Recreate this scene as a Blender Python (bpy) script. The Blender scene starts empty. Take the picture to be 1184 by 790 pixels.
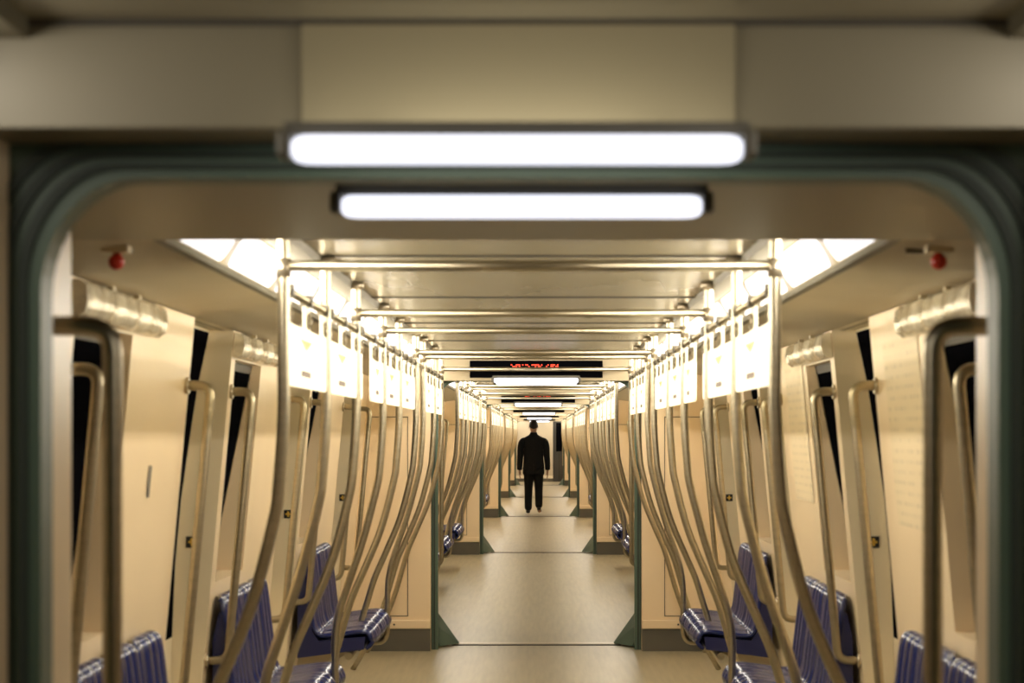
import bpy, bmesh, math, random
from mathutils import Vector, Matrix
random.seed(7)
PI = math.pi
SC = bpy.context.scene
COL = SC.collection

# ------------------------------------------------------------------ helpers
class MB:
    """collects geometry for ONE mesh object"""
    def __init__(s): s.v = []; s.f = []; s.sm = []
    def quad(s, *p, smooth=False):
        i = len(s.v); s.v += [tuple(q) for q in p]; s.f.append(tuple(range(i, i+len(p)))); s.sm.append(smooth); return s
    def box(s, x0, x1, y0, y1, z0, z1):
        i = len(s.v)
        s.v += [(x, y, z) for x in (x0, x1) for y in (y0, y1) for z in (z0, z1)]
        for f in ((0,1,3,2),(4,6,7,5),(0,4,5,1),(2,3,7,6),(0,2,6,4),(1,5,7,3)):
            s.f.append(tuple(i+k for k in f)); s.sm.append(False)
        return s
    def prism(s, pts, y0, y1):
        """pts (x,z) outline extruded along y"""
        n = len(pts); i = len(s.v)
        s.v += [(x, y0, z) for x, z in pts] + [(x, y1, z) for x, z in pts]
        s.f.append(tuple(i+k for k in range(n))); s.sm.append(False)
        s.f.append(tuple(i+n+k for k in reversed(range(n)))); s.sm.append(False)
        for k in range(n):
            k2 = (k+1) % n
            s.f.append((i+k, i+n+k, i+n+k2, i+k2)); s.sm.append(False)
        return s
    def tube(s, pts, r, n=12, caps=True):
        pts = [Vector(p) for p in pts]; m = len(pts)
        i = len(s.v)
        t0 = (pts[1]-pts[0]).normalized()
        up = Vector((0,1,0)) if abs(t0.y) < .9 else Vector((1,0,0))
        nrm = (up - t0*up.dot(t0)).normalized()
        for k in range(m):
            t = (pts[min(k+1,m-1)]-pts[max(k-1,0)]).normalized()
            nrm = (nrm - t*nrm.dot(t)).normalized(); b = t.cross(nrm)
            rr = r[k] if isinstance(r, (list, tuple)) else r
            for a in range(n):
                q = pts[k] + nrm*math.cos(2*PI*a/n)*rr + b*math.sin(2*PI*a/n)*rr
                s.v.append(tuple(q))
        for k in range(m-1):
            for a in range(n):
                a2 = (a+1) % n
                s.f.append((i+k*n+a, i+k*n+a2, i+(k+1)*n+a2, i+(k+1)*n+a)); s.sm.append(True)
        if caps:
            s.f.append(tuple(i+a for a in reversed(range(n)))); s.sm.append(False)
            s.f.append(tuple(i+(m-1)*n+a for a in range(n))); s.sm.append(False)
        return s
    def grid(s, rows, smooth=True, close=False):
        i = len(s.v); n = len(rows[0])
        for r in rows: s.v += [tuple(p) for p in r]
        for a in range(len(rows)-1):
            for b in range(n if close else n-1):
                b2 = (b+1) % n
                s.f.append((i+a*n+b, i+a*n+b2, i+(a+1)*n+b2, i+(a+1)*n+b)); s.sm.append(smooth)
        return s
    def sphere(s, c, r, sx=1, sy=1, sz=1, nu=14, nv=9):
        rows = []
        for j in range(nv+1):
            th = PI*j/nv
            rows.append([(c[0]+r*sx*math.sin(th)*math.cos(2*PI*k/nu), c[1]+r*sy*math.sin(th)*math.sin(2*PI*k/nu), c[2]+r*sz*math.cos(th)) for k in range(nu)])
        return s.grid(rows, True, True)
    def mesh(s, name):
        me = bpy.data.meshes.new(name); me.from_pydata(s.v, [], s.f)
        for p, q in zip(me.polygons, s.sm): p.use_smooth = q
        me.update(); bm = bmesh.new(); bm.from_mesh(me)
        bmesh.ops.remove_doubles(bm, verts=bm.verts, dist=1e-5)
        bmesh.ops.recalc_face_normals(bm, faces=bm.faces)
        bm.to_mesh(me); bm.free()
        return me
    def build(s, name, mat, parent=None, loc=None, bevel=0, recalc=True):
        me = s.mesh(name); me.materials.append(mat)
        return link(name, me, parent, loc, bevel)

def link(name, me, parent=None, loc=None, bevel=0):
    o = bpy.data.objects.new(name, me); COL.objects.link(o)
    if parent: o.parent = parent
    if loc: o.location = loc
    if bevel:
        m = o.modifiers.new('bevel', 'BEVEL'); m.width = bevel; m.segments = 2; m.limit_method = 'ANGLE'
    return o
def tag(o, label, cat, group=None):
    o['label'] = label; o['category'] = cat
    if group: o['group'] = group
    return o
def empty(name, loc, label, cat, group=None, rz=0):
    o = bpy.data.objects.new(name, None); COL.objects.link(o)
    o.location = loc; o.rotation_euler = (0, 0, rz); o.empty_display_size = .1
    return tag(o, label, cat, group)
def struct(o):
    o['kind'] = 'structure'; return o
def dup(root, loc, rz, label, group=None):
    r = root.copy(); COL.objects.link(r); r.location = loc; r.rotation_euler = (0, 0, rz); r['label'] = label
    if group: r['group'] = group
    for ch in list(root.children):
        c = ch.copy(); COL.objects.link(c); c.parent = r
        for g in list(ch.children):
            d = g.copy(); COL.objects.link(d); d.parent = c
    return r
def smooth_path(ctrl, n=6):
    """Catmull-Rom through control points"""
    P = [Vector(p) for p in ctrl]; P = [P[0]*2-P[1]] + P + [P[-1]*2-P[-2]]
    out = []
    for i in range(1, len(P)-2):
        for k in range(n):
            t = k/n; a, b, c, d = P[i-1:i+3]
            out.append(.5*((2*b)+(c-a)*t+(2*a-5*b+4*c-d)*t*t+(3*b-a-3*c+d)*t**3))
    out.append(P[-2]); return out
def fillet_path(ctrl, r, n=6):
    P = [Vector(p) for p in ctrl]; out = [P[0]]
    for i in range(1, len(P)-1):
        a = (P[i-1]-P[i]).normalized(); b = (P[i+1]-P[i]).normalized()
        s, e = P[i]+a*r, P[i]+b*r
        for k in range(n+1):
            t = k/n; out.append(s*(1-t)**2 + P[i]*2*t*(1-t) + e*t*t)
    out.append(P[-1]); return out

# ------------------------------------------------------------------ materials
def mat(name, col, rough=.5, metal=0, spec=.5, emit=None, es=0, coat=0):
    m = bpy.data.materials.new(name); m.use_nodes = True
    b = m.node_tree.nodes['Principled BSDF']
    b.inputs['Base Color'].default_value = (*col, 1); b.inputs['Roughness'].default_value = rough
    b.inputs['Metallic'].default_value = metal; b.inputs['Specular IOR Level'].default_value = spec
    b.inputs['Coat Weight'].default_value = coat
    if emit: b.inputs['Emission Color'].default_value = (*emit, 1); b.inputs['Emission Strength'].default_value = es
    return m
def noise_mat(m, scale=(4,4,4), amt=.15, bump=0, detail=4):
    nt = m.node_tree; b = nt.nodes['Principled BSDF']
    tc = nt.nodes.new('ShaderNodeTexCoord'); mp = nt.nodes.new('ShaderNodeMapping'); mp.inputs['Scale'].default_value = scale
    nz = nt.nodes.new('ShaderNodeTexNoise'); nz.inputs['Scale'].default_value = 1; nz.inputs['Detail'].default_value = detail
    nt.links.new(tc.outputs['Object'], mp.inputs['Vector']); nt.links.new(mp.outputs['Vector'], nz.inputs['Vector'])
    c = b.inputs['Base Color'].default_value[:3]
    rp = nt.nodes.new('ShaderNodeValToRGB')
    rp.color_ramp.elements[0].position = .3; rp.color_ramp.elements[1].position = .7
    rp.color_ramp.elements[0].color = (*[x*(1-amt) for x in c], 1); rp.color_ramp.elements[1].color = (*[min(1, x*(1+amt)) for x in c], 1)
    nt.links.new(nz.outputs['Fac'], rp.inputs['Fac']); nt.links.new(rp.outputs['Color'], b.inputs['Base Color'])
    if bump:
        bp = nt.nodes.new('ShaderNodeBump'); bp.inputs['Strength'].default_value = bump; bp.inputs['Distance'].default_value = .01
        nt.links.new(nz.outputs['Fac'], bp.inputs['Height']); nt.links.new(bp.outputs['Normal'], b.inputs['Normal'])
    return m
def perforated(m, pitch=.012):
    nt = m.node_tree; b = nt.nodes['Principled BSDF']
    tc = nt.nodes.new('ShaderNodeTexCoord'); vo = nt.nodes.new('ShaderNodeTexVoronoi')
    vo.inputs['Scale'].default_value = 1/pitch; vo.inputs['Randomness'].default_value = 0
    rp = nt.nodes.new('ShaderNodeValToRGB'); c = b.inputs['Base Color'].default_value[:3]
    rp.color_ramp.elements[0].position = .28; rp.color_ramp.elements[1].position = .36
    rp.color_ramp.elements[0].color = (*[x*.35 for x in c], 1); rp.color_ramp.elements[1].color = (*c, 1)
    nt.links.new(tc.outputs['Object'], vo.inputs['Vector']); nt.links.new(vo.outputs['Distance'], rp.inputs['Fac'])
    nt.links.new(rp.outputs['Color'], b.inputs['Base Color'])
    return m

WALL = noise_mat(mat('cream_wall_laminate', (.86,.685,.45), .32), (1.5,1.5,1.5), .03)
JAMB = noise_mat(mat('pale_door_jamb', (.78,.67,.47), .3), (1.5,1.5,1.5), .03)
CEIL = noise_mat(mat('tan_ceiling_panel', (.30,.262,.17), .26), (3,.6,3), .05)
OUTC = noise_mat(mat('matt_outer_ceiling', (.42,.355,.24), .5), (2,2,2), .05)
SOFF = perforated(mat('perforated_soffit', (.26,.23,.15), .4))
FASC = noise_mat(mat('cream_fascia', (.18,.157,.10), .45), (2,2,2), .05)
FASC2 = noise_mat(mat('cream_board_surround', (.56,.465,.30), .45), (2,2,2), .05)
FLOOR = noise_mat(mat('grey_rubber_floor', (.36,.31,.195), .36), (30,1.5,1), .12, .05)
KICK = noise_mat(mat('dark_grey_kick_board', (.115,.105,.08), .5), (6,6,6), .1)
GREEN = noise_mat(mat('dark_green_gangway_paint', (.085,.135,.095), .45), (3,3,3), .06)
GREEND = mat('black_green_gangway_rubber', (.03,.045,.036), .6)
STEEL = noise_mat(mat('brushed_stainless_steel', (.46,.405,.29), .34, 1), (2,2,60), .08)
DARK = mat('black_plastic', (.012,.012,.013), .4)
CLAMP = mat('grey_clamp_plastic', (.16,.14,.10), .4)
GLASSB = mat('black_night_glass', (.003,.003,.004), .5, 0, .0)
GLASSB.node_tree.nodes['Principled BSDF'].inputs['IOR'].default_value = 1.02
BLUE = noise_mat(mat('glossy_blue_seat_plastic', (.006,.014,.095), .22, 0, .5, coat=.2), (2,2,2), .05)
BLUED = mat('dark_blue_seat_base', (.012,.016,.085), .35)
TRIM = mat('aluminium_trim', (.52,.45,.33), .35, .8)
TRACK = mat('dull_track_metal', (.16,.14,.09), .55, .2)
LINE = mat('dark_panel_seam', (.05,.042,.03), .6)
LAMP = mat('lit_white_tube', (.9,.9,.95), .4, emit=(.84,.87,1), es=1.5)
DIFF = mat('lit_ceiling_diffuser', (.9,.9,.95), .4, emit=(.93,.94,1), es=1.25)
ACRY = mat('acrylic_board_painted_glow', (.95,.88,.68), .25, emit=(1,.92,.66), es=1.0)  # emission paints in the light coming through the acrylic from behind
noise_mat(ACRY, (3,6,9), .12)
RED = mat('red_knob_plastic', (.55,.03,.015), .3)
LED = mat('red_led_dots', (.3,.01,.005), .5, emit=(1,.07,.03), es=3)
ORANGE = mat('orange_print', (.85,.50,.16), .5, emit=(1,.6,.2), es=.35)  # slight emission carries the board's painted glow through the print
BROWN = mat('dark_brown_print', (.22,.14,.07), .5)
YEL = mat('yellow_print', (.8,.5,.08), .5)
CLEAR = mat('clear_acrylic_cover', (.80,.72,.55), .12, 0, .8, coat=.8)
noise_mat(CLEAR, (25,14,40), .12, .7)
GREYP = mat('grey_print', (.50,.43,.33), .6)
GOLDPL = mat('pale_strap_plastic', (.85,.78,.6), .3, emit=(1,.92,.68), es=.55)  # emission paints a bright wash into the translucent straps
def lettered(m):
    nt = m.node_tree; b = nt.nodes['Principled BSDF']; c = b.inputs['Base Color'].default_value[:3]
    tc = nt.nodes.new('ShaderNodeTexCoord'); mp = nt.nodes.new('ShaderNodeMapping'); mp.inputs['Rotation'].default_value = (0, PI/2, PI/2)
    br = nt.nodes.new('ShaderNodeTexBrick'); br.inputs['Scale'].default_value = 1
    br.inputs['Brick Width'].default_value = .06; br.inputs['Row Height'].default_value = .034; br.inputs['Mortar Size'].default_value = .011
    br.inputs['Bias'].default_value = -.1
    br.inputs['Mortar'].default_value = (*c,1); br.inputs['Color1'].default_value = (*[x*.80 for x in c],1); br.inputs['Color2'].default_value = (*c,1)
    sp = nt.nodes.new('ShaderNodeSeparateXYZ'); cb = nt.nodes.new('ShaderNodeCombineXYZ')
    nt.links.new(tc.outputs['Object'], sp.inputs[0]); nt.links.new(sp.outputs['Y'], cb.inputs['X']); nt.links.new(sp.outputs['Z'], cb.inputs['Y'])
    nt.links.new(cb.outputs[0], br.inputs['Vector']); nt.links.new(br.outputs['Color'], b.inputs['Base Color'])
    return m
LETTERED = lettered(mat('pale_lettered_sheet', (.82,.68,.45), .4))
SUIT = noise_mat(mat('black_suit_cloth', (.010,.011,.012), .85, spec=.2), (40,40,40), .2)
SKIN = mat('skin', (.42,.25,.16), .5)
HAIR = mat('dark_brown_hair', (.018,.012,.008), .6)
SHOE = mat('black_shoe_leather', (.010,.009,.008), .3)

# ------------------------------------------------------------------ layout (metres; floor = 0, y runs down the train)
LIGHT_GAIN = .95
P0, PITCH, NCAR = 3.38, 12.75, 5
ENDY = 72.6
ORD = ['first','second','third','fourth','fifth','sixth','seventh','eighth','ninth','tenth','eleventh']
CAR = ['nearest car','second car down','third car down','fourth car down','fifth car down','last car']
def P(k): return P0 + PITCH*k
def wx(z): return 1.19 - .0915*(z-1.5)          # wall leans inwards towards the top
DOORX = [(1.90,1.245),(1.70,1.288),(1.5,1.32),(1.25,1.355),(1.0,1.378),(.6,1.395),(.12,1.40)]
def dx(z):
    for (z1,x1),(z0,x0) in zip(DOORX, DOORX[1:]):
        if z >= z0: return x0+(x1-x0)*(z-z0)/(z1-z0)
    return 1.40
DOORS = [(1.42,2.42),(4.52,5.52),(7.62,8.62),(10.72,11.72)]
BAYS = [(2.42,4.52),(5.52,7.62),(8.62,10.72)]
BENCH = [(2.765,),(5.60,),(8.74,)]              # near end of each three-seat bench
NICHE = (.12,.95)
ZT = 1.90
def sd(s): return 'left' if s < 0 else 'right'

# ------------------------------------------------------------------ setting
def q(mb, s, y0, y1, a, b):
    """strip between profile points a=(x,z), b=(x,z) from y0 to y1 on side s"""
    mb.quad((s*a[0],y0,a[1]),(s*a[0],y1,a[1]),(s*b[0],y1,b[1]),(s*b[0],y0,b[1]))
def wall_strip(mb, s, y0, y1, z0, z1, n=4):
    for i in range(n):
        za, zb = z0+(z1-z0)*i/n, z0+(z1-z0)*(i+1)/n
        q(mb, s, y0, y1, (wx(za),za), (wx(zb),zb))

win_n = [0]; door_n = [0]; trim_n = [0]
def door(s, y0, y1):
    door_n[0] += 1
    root = None
    ym = (y0+y1)/2
    name = 'door_%d' % door_n[0]
    fr = MB()
    for (za,xa),(zb,xb) in zip(DOORX, DOORX[1:]):      # backing skin of the doorway
        q(fr, s, y0, y1, (xa+.02,za), (xb+.02,zb))
    root = struct(fr.build(name, LINE))
    for a, b in ((y0+.004, ym-.004), (ym+.004, y1-.004)):
        lf = MB()
        for (za,xa),(zb,xb) in zip(DOORX, DOORX[1:]): q(lf, s, a, b, (xa,za), (xb,zb))
        leaf = lf.build('door_leaf', JAMB, root)
        gl = MB()
        zs = [1.89,1.7,1.5,1.25,1.0,.72]
        for za, zb in zip(zs, zs[1:]): q(gl, s, a+.035, b-.035, (dx(za)-.004,za), (dx(zb)-.004,zb))
        gl.build('pane', GLASSB, leaf)
    return root
def window(s, y0, y1):
    win_n[0] += 1
    g = lambda z: 1.205 + (1.79-z)*.2
    f = MB()
    for ya, yb, za, zb in ((y0,y1,1.79,1.755),(y0,y1,.955,.92),(y0,y0+.03,1.79,.92),(y1-.012,y1,1.79,.92)):
        q(f, s, ya, yb, (g(za)-.004,za), (g(zb)-.004,zb))
    root = struct(f.build('window_%d' % win_n[0], LINE))
    pn = MB(); q(pn, s, y0, y1, (g(1.79),1.79), (g(.92),.92)); pn.build('pane', GLASSB, root)
    return g

def wall_side(s, k, detailed):
    y = P(k); w = MB(); kb = MB(); jm = MB()
    if not detailed:
        wall_strip(w, s, y+.75, y+12.55, .15, ZT)
        q(kb, s, y+.75, y+12.55, (wx(.15)-.004,.15), (wx(0)-.004,0))
    else:
        wall_strip(w, s, y+.75, y+DOORS[0][0], .15, ZT); q(kb, s, y+.75, y+DOORS[0][0], (wx(.15),.15), (wx(0),0))
        wall_strip(w, s, y+DOORS[3][1], y+12.55, .15, ZT); q(kb, s, y+DOORS[3][1], y+12.55, (wx(.15),.15), (wx(0),0))
        for a, b in BAYS:
            n0, n1 = a+NICHE[0], a+NICHE[1]
            q(kb, s, y+a, y+b, (wx(.15),.15), (wx(0),0))
            wall_strip(w, s, y+a, y+n0, .15, ZT); wall_strip(w, s, y+n1, y+b, .15, ZT)
            wall_strip(w, s, y+n0, y+n1, .15, .92); wall_strip(w, s, y+n0, y+n1, 1.79, ZT)
            g = window(s, y+n0, y+n1)
            for yy in (n0, n1):
                w.quad((s*wx(1.79),y+yy,1.79),(s*g(1.79),y+yy,1.79),(s*g(.92),y+yy,.92),(s*wx(.92),y+yy,.92))
            q(w, s, y+n0, y+n1, (wx(1.79),1.79), (g(1.79),1.79)); q(w, s, y+n0, y+n1, (wx(.92),.92), (g(.92),.92))
        for a, b in DOORS:
            door(s, y+a, y+b)
            for yy in (a, b):                           # jamb faces between wall line and recessed leaf
                zs = [1.90,1.7,1.5,1.25,1.0,.6,.12]
                for za, zb in zip(zs, zs[1:]):
                    jm.quad((s*wx(za),y+yy,za),(s*(dx(za)+.02),y+yy,za),(s*(dx(zb)+.02),y+yy,zb),(s*wx(zb),y+yy,zb))
            q(jm, s, y+a, y+b, (wx(.0),0.004), (1.42,.004))
            q(jm, s, y+a, y+b, (wx(1.9),1.9), (dx(1.9)+.02,1.9))
    wo = struct(w.build('wall_'+sd(s), WALL))
    jo = None
    if detailed: jm.build('door_jamb', JAMB, wo)
    struct(kb.build('baseboard_'+sd(s), KICK))

CSTART, CEND = 1.67, 12.56
def ceiling(k, y0, y1):
    """flat middle, dark track slots, outer sloping panels"""
    c = MB(); c.quad((-.66,y0,2.06),(.66,y0,2.06),(.66,y1,2.06),(-.66,y1,2.06))
    n = int((y1-y0)/2.6)
    co = struct(c.build('ceiling', CEIL))
    sm = MB()
    for i in range(1, n+1):
        yy = y0+(y1-y0)*i/(n+1); sm.box(-.66,.66, yy-.004,yy+.004, 2.055,2.0599)
    sm.build('seam', LINE, co)
    for s in (-1, 1):
        oc = MB(); q(oc, s, y0, y1, (.845,1.945), (1.20,1.898)); oc.build('outer_panel', OUTC, co)
        tr = MB(); q(tr, s, y0, y1, (.66,2.06), (.665,2.035)); q(tr, s, y0, y1, (.665,2.035), (.735,2.035)); q(tr, s, y0, y1, (.735,2.035), (.745,2.06))
        q(tr, s, y0, y1, (.745,2.06),(.775,2.06))
        tr.build('track', TRACK, co)
        ed = MB(); q(ed, s, y0, y1, (.815,1.95), (.822,1.938)); q(ed, s, y0, y1, (.822,1.938), (.848,1.938)); q(ed, s, y0, y1, (.848,1.938),(.85,1.95))
        ed.build('edge_strip', KICK, co)

def light_strip(s, k, y0, y1, label):
    root = empty('ceiling_light', (0, (y0+y1)/2, 1.95), label, 'light', 'inclined light strips beside the ceiling')
    yc = (y0+y1)/2; zc = 1.95
    A = Vector((.755,2.058)); B = Vector((.825,1.945)); d = (B-A)
    fr = MB()
    fr.quad((s*A.x,y0-yc,A.y-zc),(s*A.x,y1-yc,A.y-zc),(s*B.x,y1-yc,B.y-zc),(s*B.x,y0-yc,B.y-zc))
    fr.build('frame', TRIM, root)
    n = max(1, round((y1-y0)/1.08)); L = (y1-y0)/n
    nx = Vector((d.y, -d.x)).normalized()             # pointing down and inwards
    if nx.x > 0: nx = -nx
    for i in range(n):
        a, b = y0+i*L+.045, y0+(i+1)*L-.045
        pts = []; r = .055
        for cy, cv, a0 in ((b-r, .9, 0), (a+r, .9, 90), (a+r, .1, 180), (b-r, .1, 270)):
            for j in range(6):
                an = math.radians(a0+90*j/5)
                yy = cy + r*math.cos(an); v = cv + (math.sin(an)-math.copysign(1, cv-.5))*r/d.length*.95
                v = min(.95, max(.05, v))
                p = A + d*v + nx*.006
                pts.append((s*p.x, yy-yc, p.y-zc))
        m = MB(); m.quad(*pts); m.build('diffuser', DIFF, root)
    ld = bpy.data.lights.new('strip_light', 'AREA'); ld.shape = 'RECTANGLE'; ld.size = y1-y0-.1; ld.size_y = .09
    ld.color = (1,.91,.765); ld.energy = (9 if k >= 0 else 3.2)*(y1-y0)*LIGHT_GAIN
    lo = bpy.data.objects.new('strip_light', ld); COL.objects.link(lo); lo.parent = root
    c = (A+B)/2 + nx*.012
    lo.location = (s*c.x, 0, c.y-zc); lo.rotation_euler = Vector((s*nx.x, 0, nx.y)).to_track_quat('-Z','Y').to_euler()
    return root

def arch(hw, top, cw, ch, n=10):
    pts = [(-hw, 0.0), (-hw, .3), (-hw, 1.0)]
    for i in range(n+1):
        a = PI - (PI/2)*i/n; pts.append((-hw+cw+cw*math.cos(a), top-ch+ch*math.sin(a)))
    for i in range(n+1):
        a = PI/2 - (PI/2)*i/n; pts.append((hw-cw+cw*math.cos(a), top-ch+ch*math.sin(a)))
    return pts + [(hw, 1.0), (hw, .3), (hw, 0.0)]
def ring(mb, inner, outer, y0, y1):
    n = len(inner); i = len(mb.v)
    for pts in (inner, outer):
        for yy in (y0, y1): mb.v += [(x, yy, z) for x, z in pts]
    for k in range(n-1):
        a, b, c, d = i+k, i+n+k, i+2*n+k, i+3*n+k
        for f in ((a, a+1, b+1, b), (c, d, d+1, c+1), (a, c, c+1, a+1), (b, b+1, d+1, d)): mb.f.append(f); mb.sm.append(False)
    for k in (0, n-1):
        mb.f.append((i+k, i+n+k, i+3*n+k, i+2*n+k)); mb.sm.append(False)

def portal(k):
    y = P(k)
    where = 'framing the near opening of the %s' % CAR[k]
    root = empty('gangway_arch', (0, y, 0), 'dark green rounded gangway arch '+where, 'archway', 'dark green gangway arches')
    m = MB(); ring(m, arch(.685,1.866,.135,.165), arch(.79,1.925,.02,.02), -.08, .0); m.build('frame', GREEN, root)
    for i, off in enumerate((.018, .042, .064)):
        m = MB(); ring(m, arch(.685+off,1.866+off*.7,.135,.165), arch(.685+off+.011,1.866+off*.7+.008,.135,.165), -.09, -.0801); m.build('seal', GREEND, root)
    for i in range(3):
        m = MB(); ring(m, arch(.785-.008*(i%2),1.90-.01*(i%2),.14,.17), arch(.81,1.925,.02,.02), .001+i*.09, .09+i*.09); m.build('bellows', GREEND if i%2==0 else GREEN, root)
    for s in (-1, 1):
        c = MB(); c.box(min(s*.775,s*.81),max(s*.775,s*.81),.275,.34,0.0,1.80); c.build('post', GREEN, root)
        f = MB()                                         # slanted foot
        v = [(.80,.05,.24),(.71,.27,.245),(.80,.33,.245),(.80,.05,.012),(.67,.05,.012),(.55,.27,.012),(.55,.33,.012),(.80,.33,.012)]
        v = [(s*a,b,c_) for a,b,c_ in v]; i = len(f.v); f.v += v
        for fc in ((0,1,2),(3,4,5,6,7),(0,3,4),(0,4,5,1),(1,5,6),(1,6,2),(2,6,7),(0,2,7,3)): f.f.append(fc); f.sm.append(False)
        f.build('foot', GREEN, root)
    th = empty('threshold_plate', (0, y, 0), 'metal floor threshold strip at the foot of the arch of the %s' % CAR[k], 'threshold', 'floor threshold strips')
    for c_, e_, h_ in ((.255,.30,.009),(.325,.40,.007)):
        t = MB(); t.box(-.60,.60,c_,e_,.0005,h_); t.build('plate', TRIM, th)
    for c_, e_, h_ in ((.30,.325,.004),(.215,.255,.005)):
        t = MB(); t.box(-.60,.60,c_,e_,.0005,h_); t.build('gap_seal', DARK, th)

def tube_lamp(k, t, label):
    y = P(k)+t; L = .287
    root = empty('gangway_lamp', (0, y, 1.864), label, 'lamp', 'short cross lamps at the gangway arches')
    rows = []; nn = 14                                  # capsule-like diffuser
    xs = [-L,-L+.004,-L+.014,-L+.03] + [L-.03,L-.014,L-.004,L]; rs = [.55,.8,.96,1,1,.96,.8,.55]
    m = MB()
    for x, r in zip(xs, rs): rows.append([(x, .034*r*math.cos(2*PI*a/nn), .0185*r*math.sin(2*PI*a/nn)) for a in range(nn)])
    m.grid(rows, True, True); m.quad(*rows[0]); m.quad(*reversed(rows[-1]))
    m.build('tube_cover', LAMP, root)
    for s in (-1, 1):
        c = MB(); c.box(min(s*L,s*(L+.018)),max(s*L,s*(L+.018)),-.03,.03,-.012,.022); c.build('end_cap', KICK, root, bevel=.005)
    b = MB(); b.box(-L-.01,L+.01,-.014,.014,.017,.034); b.build('housing', KICK, root)
    for s in (-1, 1):
        b = MB()
        if t > 0: b.box(s*.2-.015,s*.2+.015,-.015,.015,.034,.061)
        else: b.box(s*.2-.015,s*.2+.015,.02,(.157 if k == 0 else .279),.02,.033)
        b.build('bracket', KICK, root)

    if t < 0:                                            # light thrown back on the panel behind the tube
        ld = bpy.data.lights.new('tube_light', 'AREA'); ld.shape = 'RECTANGLE'; ld.size = .55; ld.size_y = .03
        ld.energy = .55 if k == 0 else .1; ld.color = (1,.93,.8)
        lo = bpy.data.objects.new('tube_light', ld); COL.objects.link(lo); lo.parent = root
        lo.location = (0,.07,.015); lo.rotation_euler = Vector((0,.9,.43)).to_track_quat('-Z','Y').to_euler()

LEDROWS = ["011101000001000101100010011011", "100111010110011111010001011101"]
def led_display(k):
    y = P(k)-.15
    root = empty('led_display', (0, y, 1.89), 'black LED message board with red dots above the arch into the %s' % CAR[k], 'display', 'LED boards above the arches')
    m = MB(); m.box(-.46,.46,-.02,.0,.0,.118); m.build('screen', GLASSB, root)
    m = MB(); px = .33/30
    for r, row in enumerate(LEDROWS):
        for i, c in enumerate(row):
            if c == '1': m.box(-.175+i*px, -.175+i*px+px*.8, -.024, -.0201, .074+r*.011, .074+r*.011+.006)
    m.build('led_dots', LED, root)

def bulkhead(k):
    """end walls round gangway k, on both its sides"""
    y = P(k)
    for s in (-1, 1):
        m = MB(); yb = y-.20; e = .73
        m.quad((s*e,yb,.16),(s*1.34,yb,.16),(s*1.16,yb,2.06),(s*e,yb,2.06))        # faces the near side
        m.quad((s*e,yb,.0),(s*e,yb,1.925),(s*e,y-.081,1.925),(s*e,y-.081,.0))
        m.quad((s*.81,y+.34,.0),(s*.81,y+.75,.0),(s*.81,y+.75,1.925),(s*.81,y+.34,1.925))   # gangway lining
        m.quad((s*.81,y+.75,.0),(s*1.34,y+.75,.0),(s*1.16,y+.75,1.93),(s*.81,y+.75,1.93))
        o = struct(m.build('wall_end_'+sd(s), WALL))
        h = MB(); yb = y-.203
        for a, b, c, d in ((.885,.89,.24,1.62),(.885,1.18,.24,.245),(.885,1.16,1.615,1.62)): h.box(min(s*a,s*b),max(s*a,s*b),yb,yb+.003,c,d)
        h.build('hatch_seam', LINE, o)
        r = MB(); r.box(min(s*e,s*1.3),max(s*e,s*1.3),y-.222,y-.201,.155,.215); r.build('ledge', WALL, o, bevel=.006)
        sc = MB(); sc.sphere((s*.98,y-.223,.185),.007); sc.build('screw', LINE, o)
        b = MB(); b.box(min(s*e,s*1.34),max(s*e,s*1.34),y-.21,y-.2005,0,.156)
        struct(b.build('baseboard_end_'+sd(s), KICK))
    # fascia above the arch, soffit behind it
    if k == 0:
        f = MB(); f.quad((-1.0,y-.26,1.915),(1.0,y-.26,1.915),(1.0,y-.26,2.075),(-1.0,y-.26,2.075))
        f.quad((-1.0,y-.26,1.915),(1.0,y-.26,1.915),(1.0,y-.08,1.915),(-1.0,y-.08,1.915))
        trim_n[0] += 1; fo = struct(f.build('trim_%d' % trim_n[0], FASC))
        g = MB(); g.box(-.292,.292,y-.272,y-.261,1.915,2.052); g.build('grille', perforated(mat('perforated_grille', (.25,.215,.13), .4), .011), fo)
        g = MB(); g.box(-1.0,1.0,y-.27,y-.2605,2.052,2.06); g.build('seam', LINE, fo)
    else:
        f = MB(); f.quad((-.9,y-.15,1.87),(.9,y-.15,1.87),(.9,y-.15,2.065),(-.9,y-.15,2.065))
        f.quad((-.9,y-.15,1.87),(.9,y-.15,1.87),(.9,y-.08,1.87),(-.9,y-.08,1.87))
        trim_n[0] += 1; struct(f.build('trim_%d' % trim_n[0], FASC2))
    so = MB(); so.quad((-1.2,y,1.925),(1.2,y,1.925),(1.2,y+CSTART,1.925),(-1.2,y+CSTART,1.925))
    so.quad((-1.0,y+CSTART,1.925),(1.0,y+CSTART,1.925),(1.0,y+CSTART,2.06),(-1.0,y+CSTART,2.06))
    struct(so.build('ceiling_soffit', SOFF))

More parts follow.
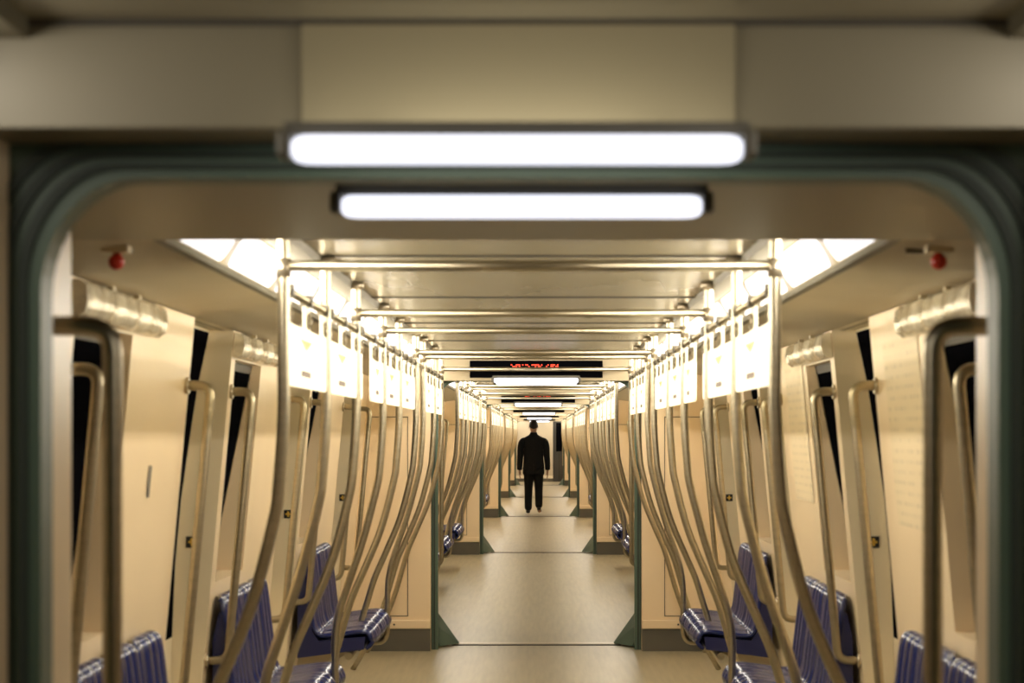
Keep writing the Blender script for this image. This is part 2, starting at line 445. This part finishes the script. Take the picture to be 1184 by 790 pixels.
# ------------------------------------------------------------------ fittings
POLE_T = [2.72,3.92,5.12,6.55,7.69,9.19,9.95,11.29,12.44]
KINK = {1,3,6}; SEATED = {0,5}; RAILS = [0,2,3,5,6,8]
top_pts = [(.65,2.06),(.65,1.9),(.65,1.7),(.65,1.55),(.662,1.37),(.675,1.275),(.735,1.046)]
prof = {
 'straight': top_pts + [(.82,.84),(.876,.71),(.915,.583),(.956,.44),(1.01,.29),(1.085,.14),(1.165,.0)],
 'seated': top_pts + [(.82,.84),(.876,.71),(.915,.583),(.956,.448),(.958,.432)],
 'kinked': top_pts + [(.80,.85),(.836,.735),(.853,.63),(.855,.5),(.855,.40),(.862,.335),(.89,.30),(.95,.295)],
}
POLEME = {}
def pole_mesh(kind):
    if kind not in POLEME:
        pts = [(x,0,z) for x, z in prof[kind]]
        m = MB(); m.tube(smooth_path(pts, 5), .0165, 12); me = m.mesh('tube'); me.materials.append(STEEL)
        f = MB(); f.tube([(.65,0,2.059),(.65,0,2.04),(.65,0,2.032)], [.03,.03,.018], 14); fm = f.mesh('flange'); fm.materials.append(TRIM)
        c = MB(); c.tube([(.65,0,1.915),(.65,0,1.965)], .0195, 12); cm = c.mesh('joint_sleeve'); cm.materials.append(TRIM)
        POLEME[kind] = (me, fm, cm)
    return POLEME[kind]
def pole(k, s, i):
    kind = 'kinked' if i in KINK else ('seated' if i in SEATED else 'straight')
    foot = {'kinked':'bent under a bench','seated':'ending between seats','straight':'bowed to the floor'}[kind]
    o = empty('grab_pole', (0, P(k)+POLE_T[i], 0), 'curved steel pole %s, %s in %s row, %s' % (foot, ORD[i], sd(s), CAR[k]), 'pole', 'curved steel grab poles', 0 if s > 0 else PI)
    me, fm, cm = pole_mesh(kind)
    link('tube', me, o); link('flange', fm, o)
    if i in RAILS: link('joint_sleeve', cm, o)

RM = MB(); RM.tube([(-.64,0,0),(.64,0,0)], .0145, 12); RMESH = RM.mesh('cross_rail'); RMESH.materials.append(STEEL)
def cross_rail(k, j, i):
    o = link('cross_rail', RMESH, None, (0, P(k)+POLE_T[i], 1.945))
    tag(o, 'horizontal steel rail across the ceiling, %s one back in the %s' % (ORD[j], CAR[k]), 'rail', 'cross rails joining the poles')

LM = MB(); LM.tube([(0,POLE_T[0],0),(0,POLE_T[8],0)], .012, 10); LMESH = LM.mesh('overhead_rail'); LMESH.materials.append(STEEL)
def long_rail(k, s):
    o = link('overhead_rail', LMESH, None, (s*.65, P(k), 1.885))
    tag(o, 'long overhead steel rail carrying the boards, %s side of the %s' % (sd(s), CAR[k]), 'rail', 'long overhead rails')

BOARDS = [(2.745,3.895),(3.945,5.095),(5.145,5.36),(5.86,6.525),(6.575,7.665),(7.715,9.0),(9.975,11.265),(11.315,12.415)]
HM = {}
def board_meshes(L, mark):
    key = (round(L,2), mark)
    if key in HM: return HM[key]
    h = L/2; out = {}
    # acrylic board with rounded corners, in the y-z plane, thin in x
    pts = []; r = .03; za, zb = 1.632, 1.80
    for cy, cz, a0 in ((h-r,zb-r,0),(-h+r,zb-r,90),(-h+r,za+r,180),(h-r,za+r,270)):
        for j in range(6):
            an = math.radians(a0+90*j/5); pts.append((cy+r*math.cos(an), cz+r*math.sin(an)))
    m = MB(); n = len(pts); i0 = 0
    m.v = [(-.005,y,z) for y,z in pts]+[(.005,y,z) for y,z in pts]
    m.f = [tuple(range(n)), tuple(reversed(range(n,2*n)))] + [(k,(k+1)%n,n+(k+1)%n,n+k) for k in range(n)]; m.sm = [False]*len(m.f)
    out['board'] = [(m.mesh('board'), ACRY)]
    c = h*.1
    tri = MB(); i0 = [(c-.11,1.765),(c+.11,1.765),(c,1.722)]
    i0 = [(c-.17*min(1,L),1.768),(c+.17*min(1,L),1.768),(c,1.738)]; tri.v = [(x,y_,z_) for x in (-.0062,.0062) for y_,z_ in i0]; tri.f = [(0,1,2),(5,4,3),(0,3,4,1),(1,4,5,2),(2,5,3,0)]; tri.sm = [False]*5
    dk = MB(); dk.box(-.0062,.0062,c-.13*min(1,L),c+.13*min(1,L),1.662,1.680)
    if mark: out['triangle_print'] = [(tri.mesh('triangle_print'), ORANGE)]; out['dark_print'] = [(dk.mesh('dark_print'), BROWN)]
    cl, st, rg = [], [], []
    ns = max(2, round(L/.36))
    for i in range(ns):
        yy = -h+.06+(L-.12)*i/(ns-1)
        a = MB(); a.box(-.018,.018,yy-.022,yy+.022,1.868,1.902); cl.append((a.mesh('clamp'), CLAMP))
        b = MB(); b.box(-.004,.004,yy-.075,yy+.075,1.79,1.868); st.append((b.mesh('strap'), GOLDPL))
        g = MB(); g.tube([(-.008,yy+.03*math.cos(t*PI/6),1.826+.02*math.sin(t*PI/6)) for t in range(13)], .005, 6); rg.append((g.mesh('ring'), STEEL))
    out['clamp'] = cl; out['strap'] = st; out['ring'] = rg
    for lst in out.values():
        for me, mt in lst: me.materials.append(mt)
    HM[key] = out; return out
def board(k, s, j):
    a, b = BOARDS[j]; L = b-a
    o = empty('hanging_board', (s*.65, P(k)+(a+b)/2, 0), 'board with painted glow strapped to the overhead rail, %s on the %s, %s' % (ORD[j], sd(s), CAR[k]), 'sign', 'boards with painted glow hung along the overhead rails', 0 if s > 0 else PI)
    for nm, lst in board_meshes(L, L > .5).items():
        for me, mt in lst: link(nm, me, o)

# seats
def seat_mesh():
    pr = smooth_path([(.895,0,.375),(.873,0,.40),(.868,0,.428),(.885,0,.452),(.93,0,.456),(1.02,0,.444),(1.10,0,.435),(1.145,0,.446),(1.172,0,.50),(1.186,0,.60),(1.20,0,.72),(1.212,0,.82),(1.219,0,.842),(1.232,0,.848)], 4)
    W = .206; nu = 36; rows = []
    for i, p in enumerate(pr):
        a, b = pr[max(i-1,0)], pr[min(i+1,len(pr)-1)]
        t = (b-a).normalized(); n = Vector((-t.z,0,t.x))
        if n.z < -.3: n = -n
        fade = min(1, i/6)*min(1,(len(pr)-1-i)/4)
        wsc = 1-.10*max(0,(p.z-.78)/.07)**2
        row = []
        for u in range(nu+1):
            v = -1+2*u/nu
            rib = (.5-.5*math.cos(2*PI*(v+.8)/(1.6/3)))*.017 if abs(v) < .8 else 0
            edge = -.012*max(0,(abs(v)-.86)/.14)**2
            c = p + n*((rib+edge)*fade)
            row.append((c.x, v*W*wsc, c.z))
        rows.append(row)
    m = MB(); m.grid(rows); me = m.mesh('seat'); me.materials.append(BLUE); return me
SEATME = seat_mesh()
def bench_proto():
    o = empty('seat_bench', (0,0,0), '', 'seat', 'blue three-seat benches')
    for i in range(3):
        sx = link('seat_shell', SEATME, o, (0, -.45+.45*i, 0))
        md = sx.modifiers.new('solid', 'SOLIDIFY'); md.thickness = .018; md.offset = -1
    b = MB(); b.prism([(.892,.432),(1.14,.412),(1.172,.46),(1.208,.80),(1.225,.80),(1.248,.70),(1.25,.32),(.90,.365)], -.66, .66)
    b.build('seat_base', BLUED, o)
    b = MB(); b.tube([(.98,-.66,.33),(.98,.66,.33)], .02, 10); b.build('front_tube', STEEL, o)
    for yy in (-.45,.45):
        b = MB(); b.prism([(.95,.36),(1.26,.34),(1.285,.18),(1.24,.18)], yy-.02, yy+.02); b.build('bracket', TRIM, o)
    return o

def grab_bar_mesh(x_of, ztop, zbot, out):
    """vertical bar following the wall lean, hooked back to it top and bottom"""
    pts = [(x_of(ztop)+out+.0, 0, ztop), (x_of(ztop), 0, ztop)]
    n = 6
    for i in range(1, n): z = ztop+(zbot-ztop)*i/n; pts.append((x_of(z), 0, z))
    pts += [(x_of(zbot), 0, zbot), (x_of(zbot)+out, 0, zbot)]
    m = MB(); m.tube(fillet_path(pts, .045, 5), .0165, 12); me = m.mesh('bar'); me.materials.append(STEEL)
    fm = []
    for z in (ztop, zbot):
        f = MB(); f.tube([(x_of(z)+out-.012,0,z),(x_of(z)+out,0,z)], .028, 12); q_ = f.mesh('mount'); q_.materials.append(TRIM); fm.append(q_)
    return me, fm
GB_WALL = grab_bar_mesh(lambda z: wx(z)-.085, 1.665, .62, .086)
GB_LINE = grab_bar_mesh(lambda z: .683, 1.68, .56, .126)
def grab_bar(me, k, s, t, label):
    o = empty('grab_bar', (0, P(k)+t, 0), label, 'handrail', 'hooked steel grab bars', 0 if s > 0 else PI)
    link('bar', me[0], o)
    for q_ in me[1]: link('mount', q_, o)

def knob(k, s, t):
    o = empty('alarm_knob', (s*.95, P(k)+t, 1.93), 'red alarm knob on the sloping ceiling, %s side at %.1f metres' % (sd(s), t), 'knob', 'red knobs on the ceiling edge')
    b = MB(); b.box(-.03,.03,-.03,.03,-.012,.006); b.build('base_plate', TRIM, o)
    m = MB(); m.sphere((0,0,-.032), .019); m.tube([(0,0,-.012),(0,0,-.03)], .009, 10); m.build('knob', RED, o)
    b = MB(); b.box(-.06,.02,.10,.106,-.004,.012); b.build('seam_mark', KICK, o)
    return o

def cover(k, s, j):
    a, b = BAYS[j]; L = 1.26
    o = empty('window_header_cover', (0, P(k)+a+.02, 0), 'shiny clear acrylic cover above the %s window on the %s' % (ORD[j], sd(s)), 'cover', 'shiny covers above the windows')
    pr = [(wx(1.9)-.002,1.893),(1.132,1.892),(1.116,1.878),(1.112,1.84),(1.12,1.81),(1.14,1.795),(wx(1.8)-.002,1.797)]
    m = MB(); n = 24; rows = []
    for i in range(n+1):
        yy = L*i/n; w = .004*math.sin(i*1.7)+.004*math.sin(i*.9+j)
        rows.append([(s*(x+(w if 0 < q_ < 6 else 0)), yy, z) for q_, (x, z) in enumerate(pr)])
    m.grid(rows); m.quad(*rows[0]); m.quad(*reversed(rows[-1])); m.build('lens', CLEAR, o)
    for yy in (.3*L,.62*L):
        g = MB(); g.box(min(s*1.115,s*1.135),max(s*1.115,s*1.135),yy-.02,yy+.02,1.885,1.897); g.build('clip', STEEL, o)

def sticker(x, y, z, nm, label):
    o = empty(nm, (x, y, z), label, 'sticker', 'small black door stickers')
    m = MB(); m.box(-.022,.022,-.003,-.0005,-.022,.022); m.build('backing', DARK, o)
    m = MB(); m.box(-.014,.014,-.0042,-.0031,-.004,.004); m.box(-.005,.005,-.0042,-.0031,-.014,.014); m.build('print', YEL, o)

def route_map(k, s, y0, y1, label):
    o = empty('route_map', (0, (y0+y1)/2, 0), label, 'poster', 'pale printed notices on the wall')
    yc = (y0+y1)/2
    off = .003
    m = MB()
    for i in range(4):
        za, zb = 1.2+.15*i, 1.2+.15*(i+1)
        q(m, s, y0-yc, y1-yc, (wx(za)-off,za), (wx(zb)-off,zb))
    m.build('sheet', LETTERED, o)

# ------------------------------------------------------------------ assemble
# car the photograph is taken from
fl = MB(); fl.quad((-1.45,-3,0),(1.45,-3,0),(1.45,ENDY,0),(-1.45,ENDY,0)); struct(fl.build('floor', FLOOR))
ceiling(-1, -3, P0-.26)
for s in (-1, 1):
    w = MB(); wall_strip(w, s, -3, P0-.2, .15, ZT); struct(w.build('wall_'+sd(s), WALL))
    kb = MB(); q(kb, s, -3, P0-.2, (wx(.15),.15), (wx(0),0)); struct(kb.build('baseboard_'+sd(s), KICK))
    light_strip(s, -1, 1.9, P0-.30, 'inclined light strip at the top %s corner, before the first arch' % sd(s))
w = MB(); w.quad((-1.45,-3,0),(1.45,-3,0),(1.45,-3,2.1),(-1.45,-3,2.1)); struct(w.build('wall_rear', WALL))

BP = None
for k in range(NCAR+1):
    y = P(k); last = k == NCAR
    portal(k); bulkhead(k)
    tube_lamp(k, -.43, 'short white cross lamp in front of the arch into the %s' % CAR[k])
    tube_lamp(k, .31, 'short white cross lamp just behind the arch into the %s' % CAR[k])
    if k: led_display(k)
    for s in (-1, 1):
        grab_bar(GB_LINE, k, s, .46, 'hooked steel bar on %s passage wall just behind arch of the %s' % (sd(s), CAR[k]))
    if last:
        for s in (-1, 1):
            w = MB(); wall_strip(w, s, y+.75, ENDY, .15, ZT); struct(w.build('wall_'+sd(s), WALL))
            light_strip(s, k, y+CSTART, ENDY-.1, 'inclined light strip along the %s ceiling edge in the %s' % (sd(s), CAR[k]))
        ceiling(k, y+CSTART, ENDY)
        continue
    ceiling(k, y+CSTART, y+CEND+.04)
    for s in (-1, 1):
        wall_side(s, k, k < 2)
        light_strip(s, k, y+CSTART+.01, y+12.52, 'inclined light strip along the %s ceiling edge in the %s' % (sd(s), CAR[k]))
        for i in range(9): pole(k, s, i)
        long_rail(k, s)
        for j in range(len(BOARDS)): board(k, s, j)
        if k < 3:
            for j in range(3):
                lab = 'glossy blue three-seat bench on %s wall, %s one back, %s' % (sd(s), ORD[j], CAR[k])
                loc = (0, y+BENCH[j][0]+.675, 0)
                if BP is None:
                    BP = bench_proto(); BP.location = loc; BP.rotation_euler = (0,0,0 if s > 0 else PI); BP['label'] = lab
                else: dup(BP, loc, 0 if s > 0 else PI, lab)
        if k < 2:
            for d, (a, b) in enumerate(DOORS):
                grab_bar(GB_WALL, k, s, a-.06, 'hooked steel bar, near edge of the %s %s doorway, %s' % (ORD[d], sd(s), CAR[k]))
                grab_bar(GB_WALL, k, s, b+.06, 'hooked steel bar, far edge of the %s %s doorway, %s' % (ORD[d], sd(s), CAR[k]))
        if k == 0:
            for j, t in enumerate((1.95, 5.75)):
                o = knob(k, s, t); o['label'] = 'red alarm knob on the %s ceiling edge, %s' % (sd(s), ('nearest to the camera','further back past the first bench')[j])
            for j in range(3): cover(k, s, j)
            for d in (1, 2, 3):
                b = DOORS[d][1]
                sticker(s*(0,1.315,1.283,1.265)[d], y+b, 1.083, 'door_sticker', 'black sticker with yellow cross on the %s door jamb, %s from the camera' % (sd(s), ORD[d-1]))
    for j, i in enumerate(RAILS): cross_rail(k, j, i)
route_map(0, 1, P0+3.55, P0+4.25, 'pale lettered notice on the right wall between first window and doorway')
route_map(0, 1, P0+6.6, P0+7.3, 'pale lettered notice on the right wall between second window and doorway')
v = MB(); q(v, -1, P0+3.85, P0+3.9, (wx(1.40)-.003,1.40), (wx(1.30)-.003,1.30))
tag(v.build('wall_slot', KICK), 'narrow dark slot in the left wall beside the first bench', 'slot')

# end wall with the dark cab door
w = MB(); w.quad((-1.45,ENDY,0),(.42,ENDY,0),(.42,ENDY,2.1),(-1.45,ENDY,2.1)); w.quad((.95,ENDY,0),(1.45,ENDY,0),(1.45,ENDY,2.1),(.95,ENDY,2.1)); w.quad((.42,ENDY,1.95),(.95,ENDY,1.95),(.95,ENDY,2.1),(.42,ENDY,2.1))
EW = noise_mat(mat('grey_beige_cab_wall', (.60,.52,.38), .4), (2,2,2), .04)
eo = struct(w.build('wall_back', EW))
b = MB(); b.box(-1.3,.42,ENDY-.02,ENDY-.001,.10,.19); struct(b.build('baseboard_back', mat('white_skirting', (.85,.76,.58), .4)))
b = MB(); b.box(-1.3,.42,ENDY-.018,ENDY-.001,0,.10); b.build('kick', KICK, eo)
b = MB(); b.box(-.75,-.52,ENDY-.06,ENDY-.02,.80,.83); b.build('handle', TRIM, eo)
dd = MB(); dd.quad((.42,ENDY+.05,0),(.95,ENDY+.05,0),(.95,ENDY+.05,1.95),(.42,ENDY+.05,1.95))
do = struct(dd.build('door_cab', mat('dark_cab_door', (.06,.055,.045), .35)))
b = MB(); b.box(.52,.85,ENDY+.03,ENDY+.049,.95,1.85); b.build('pane', GLASSB, do)
b = MB(); b.box(.60,.63,ENDY+.02,ENDY+.049,.1,.9); b.build('stile', LINE, do)

# ------------------------------------------------------------------ the man in the black suit, walking away
def skinned(name, verts, edges, radii, material, parent, root=0, sub=2):
    me = bpy.data.meshes.new(name); me.from_pydata(verts, edges, []); me.materials.append(material)
    o = bpy.data.objects.new(name, me); COL.objects.link(o); o.parent = parent
    sk = o.modifiers.new('skin', 'SKIN'); sk.use_smooth_shade = True
    if not me.skin_vertices: 
        bpy.context.view_layer.objects.active = o
    for i, r in enumerate(radii):
        d = me.skin_vertices[0].data[i]; d.radius = r if isinstance(r, tuple) else (r, r); d.use_root = (i == root)
    sb = o.modifiers.new('sub', 'SUBSURF'); sb.levels = sub; sb.render_levels = sub
    return o
def chain(V, E, R, start, pts):
    prev = start
    for p, r in pts:
        V.append(p); R.append(r); i = len(V)-1
        if prev is not None: E.append((prev, i))
        prev = i
    return prev
MY = 43.0
man = empty('person', (-.10, MY, 0), 'man in a black suit seen from behind, walking away down the aisle', 'person')
# legs: left planted slightly forward, right heel lifting behind (man faces +y)
HIPL, KNL, ANL = (-.085,.0,.90), (-.095,.06,.50), (-.10,.05,.10)
HIPR, KNR, ANR = (.085,.0,.90), (.095,.05,.50), (.10,-.14,.16)
V=[(0,0,.98)]; R=[.10]; E=[]
tt = chain(V,E,R,0,[((0,.0,1.14),(.115,.085)),((0,-.01,1.32),(.135,.09)),((0,-.01,1.44),(.07,.06)),((0,.0,1.51),.048),((0,.02,1.58),(.064,.080)),((0,.02,1.66),(.092,.112)),((0,.015,1.73),(.065,.078))])
def hand(s, wr):
    palm = chain(V,E,R,wr,[((s*.262,.045,.80),(.022,.030)),((s*.262,.05,.755),(.018,.032))])
    for j, (dy, l) in enumerate(((-.026,.055),(-.009,.068),(.009,.072),(.026,.062))):
        chain(V,E,R,palm,[((s*.261,.05+dy,.73),.0085),((s*.256,.052+dy,.73-l*.5),.008),((s*.246,.054+dy,.73-l),.007)])
    chain(V,E,R,wr,[((s*.25,.085,.79),.011),((s*.243,.098,.755),.009),((s*.238,.10,.73),.008)])
for s in (-1, 1):
    sh = chain(V,E,R,2,[((s*.12,-.01,1.40),.06),((s*.185,-.01,1.385),.055),((s*.228,-.02,1.12),.043),((s*.258,.03,.87),.027)])
    hand(s, sh)
for H_, K_, A_, toe in ((HIPL,KNL,ANL,(-.11,.16,.035)),(HIPR,KNR,ANR,(.11,-.04,.035))):
    chain(V,E,R,0,[(H_,.085),(K_,.056),(A_,.04),((toe[0],toe[1]-.05,toe[2]),.02)])
skinned('body', V, E, R, SKIN, man)
# jacket
sec = [(.745,.196,.140),(.76,.206,.150),(.88,.204,.146),(1.0,.190,.132),(1.10,.182,.124),(1.22,.192,.128),(1.32,.206,.126),(1.385,.212,.114),(1.42,.198,.100),(1.45,.150,.086),(1.475,.095,.074),(1.50,.066,.064),(1.53,.064,.062)]
m = MB()
def ell(z, rx, ry):
    r = []
    for a in range(28):
        t = 2*PI*a/28; c_, s_ = math.cos(t), math.sin(t)
        r.append((rx*math.copysign(abs(c_)**.8, c_), -.006+ry*math.copysign(abs(s_)**.9, s_), z))
    return r
m.grid([ell(*q_) for q_ in sec], True, True)
jk = m.build('jacket', SUIT, man); jk.modifiers.new('s','SUBSURF').render_levels = 1
m = MB(); m.box(-.002,.002,-.158,-.146,.76,.94); m.build('back_vent', HAIR, jk)
for s in (-1, 1):
    pts = smooth_path([(s*.125,-.008,1.395),(s*.19,-.010,1.368),(s*.232,-.015,1.27),(s*.243,-.02,1.12),(s*.256,.012,.97),(s*.262,.036,.835)], 4)
    rad = [.040+.030*min(1,i/5) - .022*max(0,(i-5)/(len(pts)-6)) for i in range(len(pts))]
    m = MB(); m.tube(pts, rad, 16); m.build('sleeve', SUIT, jk)
# trousers
V=[(0,0,.94)]; R=[(.155,.115)]; E=[]
for H_, K_, A_ in ((HIPL,KNL,ANL),(HIPR,KNR,ANR)):
    chain(V,E,R,0,[((H_[0],H_[1],.84),.12),(((H_[0]+K_[0])/2,(H_[1]+K_[1])/2,.68),.102),(K_,.083),(((K_[0]+A_[0])/2,(K_[1]+A_[1])/2,(K_[2]+A_[2])/2),.078),((A_[0],A_[1],A_[2]-.045),.074)])
skinned('trousers', V, E, R, SUIT, man)
for A_, toe in ((ANL,(-.115,.19,.04)),(ANR,(.115,.01,.045))):
    dv = Vector(toe)-Vector(A_)
    V=[(A_[0],A_[1]-.045,A_[2]-.045)]; E=[]; R=[(.042,.042)]
    chain(V,E,R,0,[((A_[0],A_[1]+.05*dv.normalized().y,A_[2]-.035),(.045,.045)),(((A_[0]+toe[0])/2,(A_[1]+toe[1])/2+.02,(A_[2]+toe[2])/2-.02),(.045,.036)),(toe,(.036,.026))])
    skinned('shoe', V, E, R, SHOE, man, sub=2)
h = MB(); rows = []
for j in range(13):
    row = []
    for a in range(20):
        ph = 2*PI*a/20; back = .5-.5*math.sin(ph)            # 1 at the nape, 0 at the forehead
        th = PI*(.30+.40*back)*j/12
        row.append((.086*math.sin(th)*math.cos(ph), .006+.106*math.sin(th)*math.sin(ph), 1.658+.108*math.cos(th)))
    rows.append(row)
h.grid(rows, True, True); ho = h.build('hair', HAIR, man)
ho.modifiers.new('s','SUBSURF').render_levels = 1
for s in (-1, 1):
    e = MB(); e.sphere((s*.08,.015,1.635), .03, .35, .7, 1); e.build('ear', SKIN, man)
n_ = MB(); n_.sphere((0,.115,1.63), .022, .7, 1, 1.3); n_.build('nose', SKIN, man)
for s in (-1, 1):
    e = MB(); e.sphere((s*.03,.098,1.655), .012); e.build('eye', mat('eye', (.7,.68,.62), .2), man)
e = MB(); e.sphere((0,.10,1.585), .02, 1.3, .5, .35); e.build('mouth', mat('lips', (.35,.14,.11), .5), man)

# ------------------------------------------------------------------ camera, world, look
w = bpy.data.worlds.new('tunnel_dark'); SC.world = w; w.use_nodes = True
w.node_tree.nodes['Background'].inputs[0].default_value = (.02,.018,.014,1); w.node_tree.nodes['Background'].inputs[1].default_value = .5
cd = bpy.data.cameras.new('camera'); co = bpy.data.objects.new('camera', cd); COL.objects.link(co)
co.location = (.03, 0, 1.5); co.rotation_euler = (PI/2, 0, 0)
cd.sensor_fit = 'HORIZONTAL'; cd.sensor_width = 22.2; cd.lens = 50; cd.shift_x = -33/1184; cd.shift_y = 107/1184
cd.clip_start = .05; cd.clip_end = 200
cd.dof.use_dof = True; cd.dof.focus_distance = 24; cd.dof.aperture_fstop = 3.6; cd.dof.aperture_blades = 0
SC.camera = co
SC.view_settings.view_transform = 'Standard'; SC.view_settings.look = 'None'; SC.view_settings.exposure = 0
SC.cycles.max_bounces = 8; SC.cycles.diffuse_bounces = 5; SC.cycles.glossy_bounces = 4
SC.cycles.sample_clamp_indirect = 6
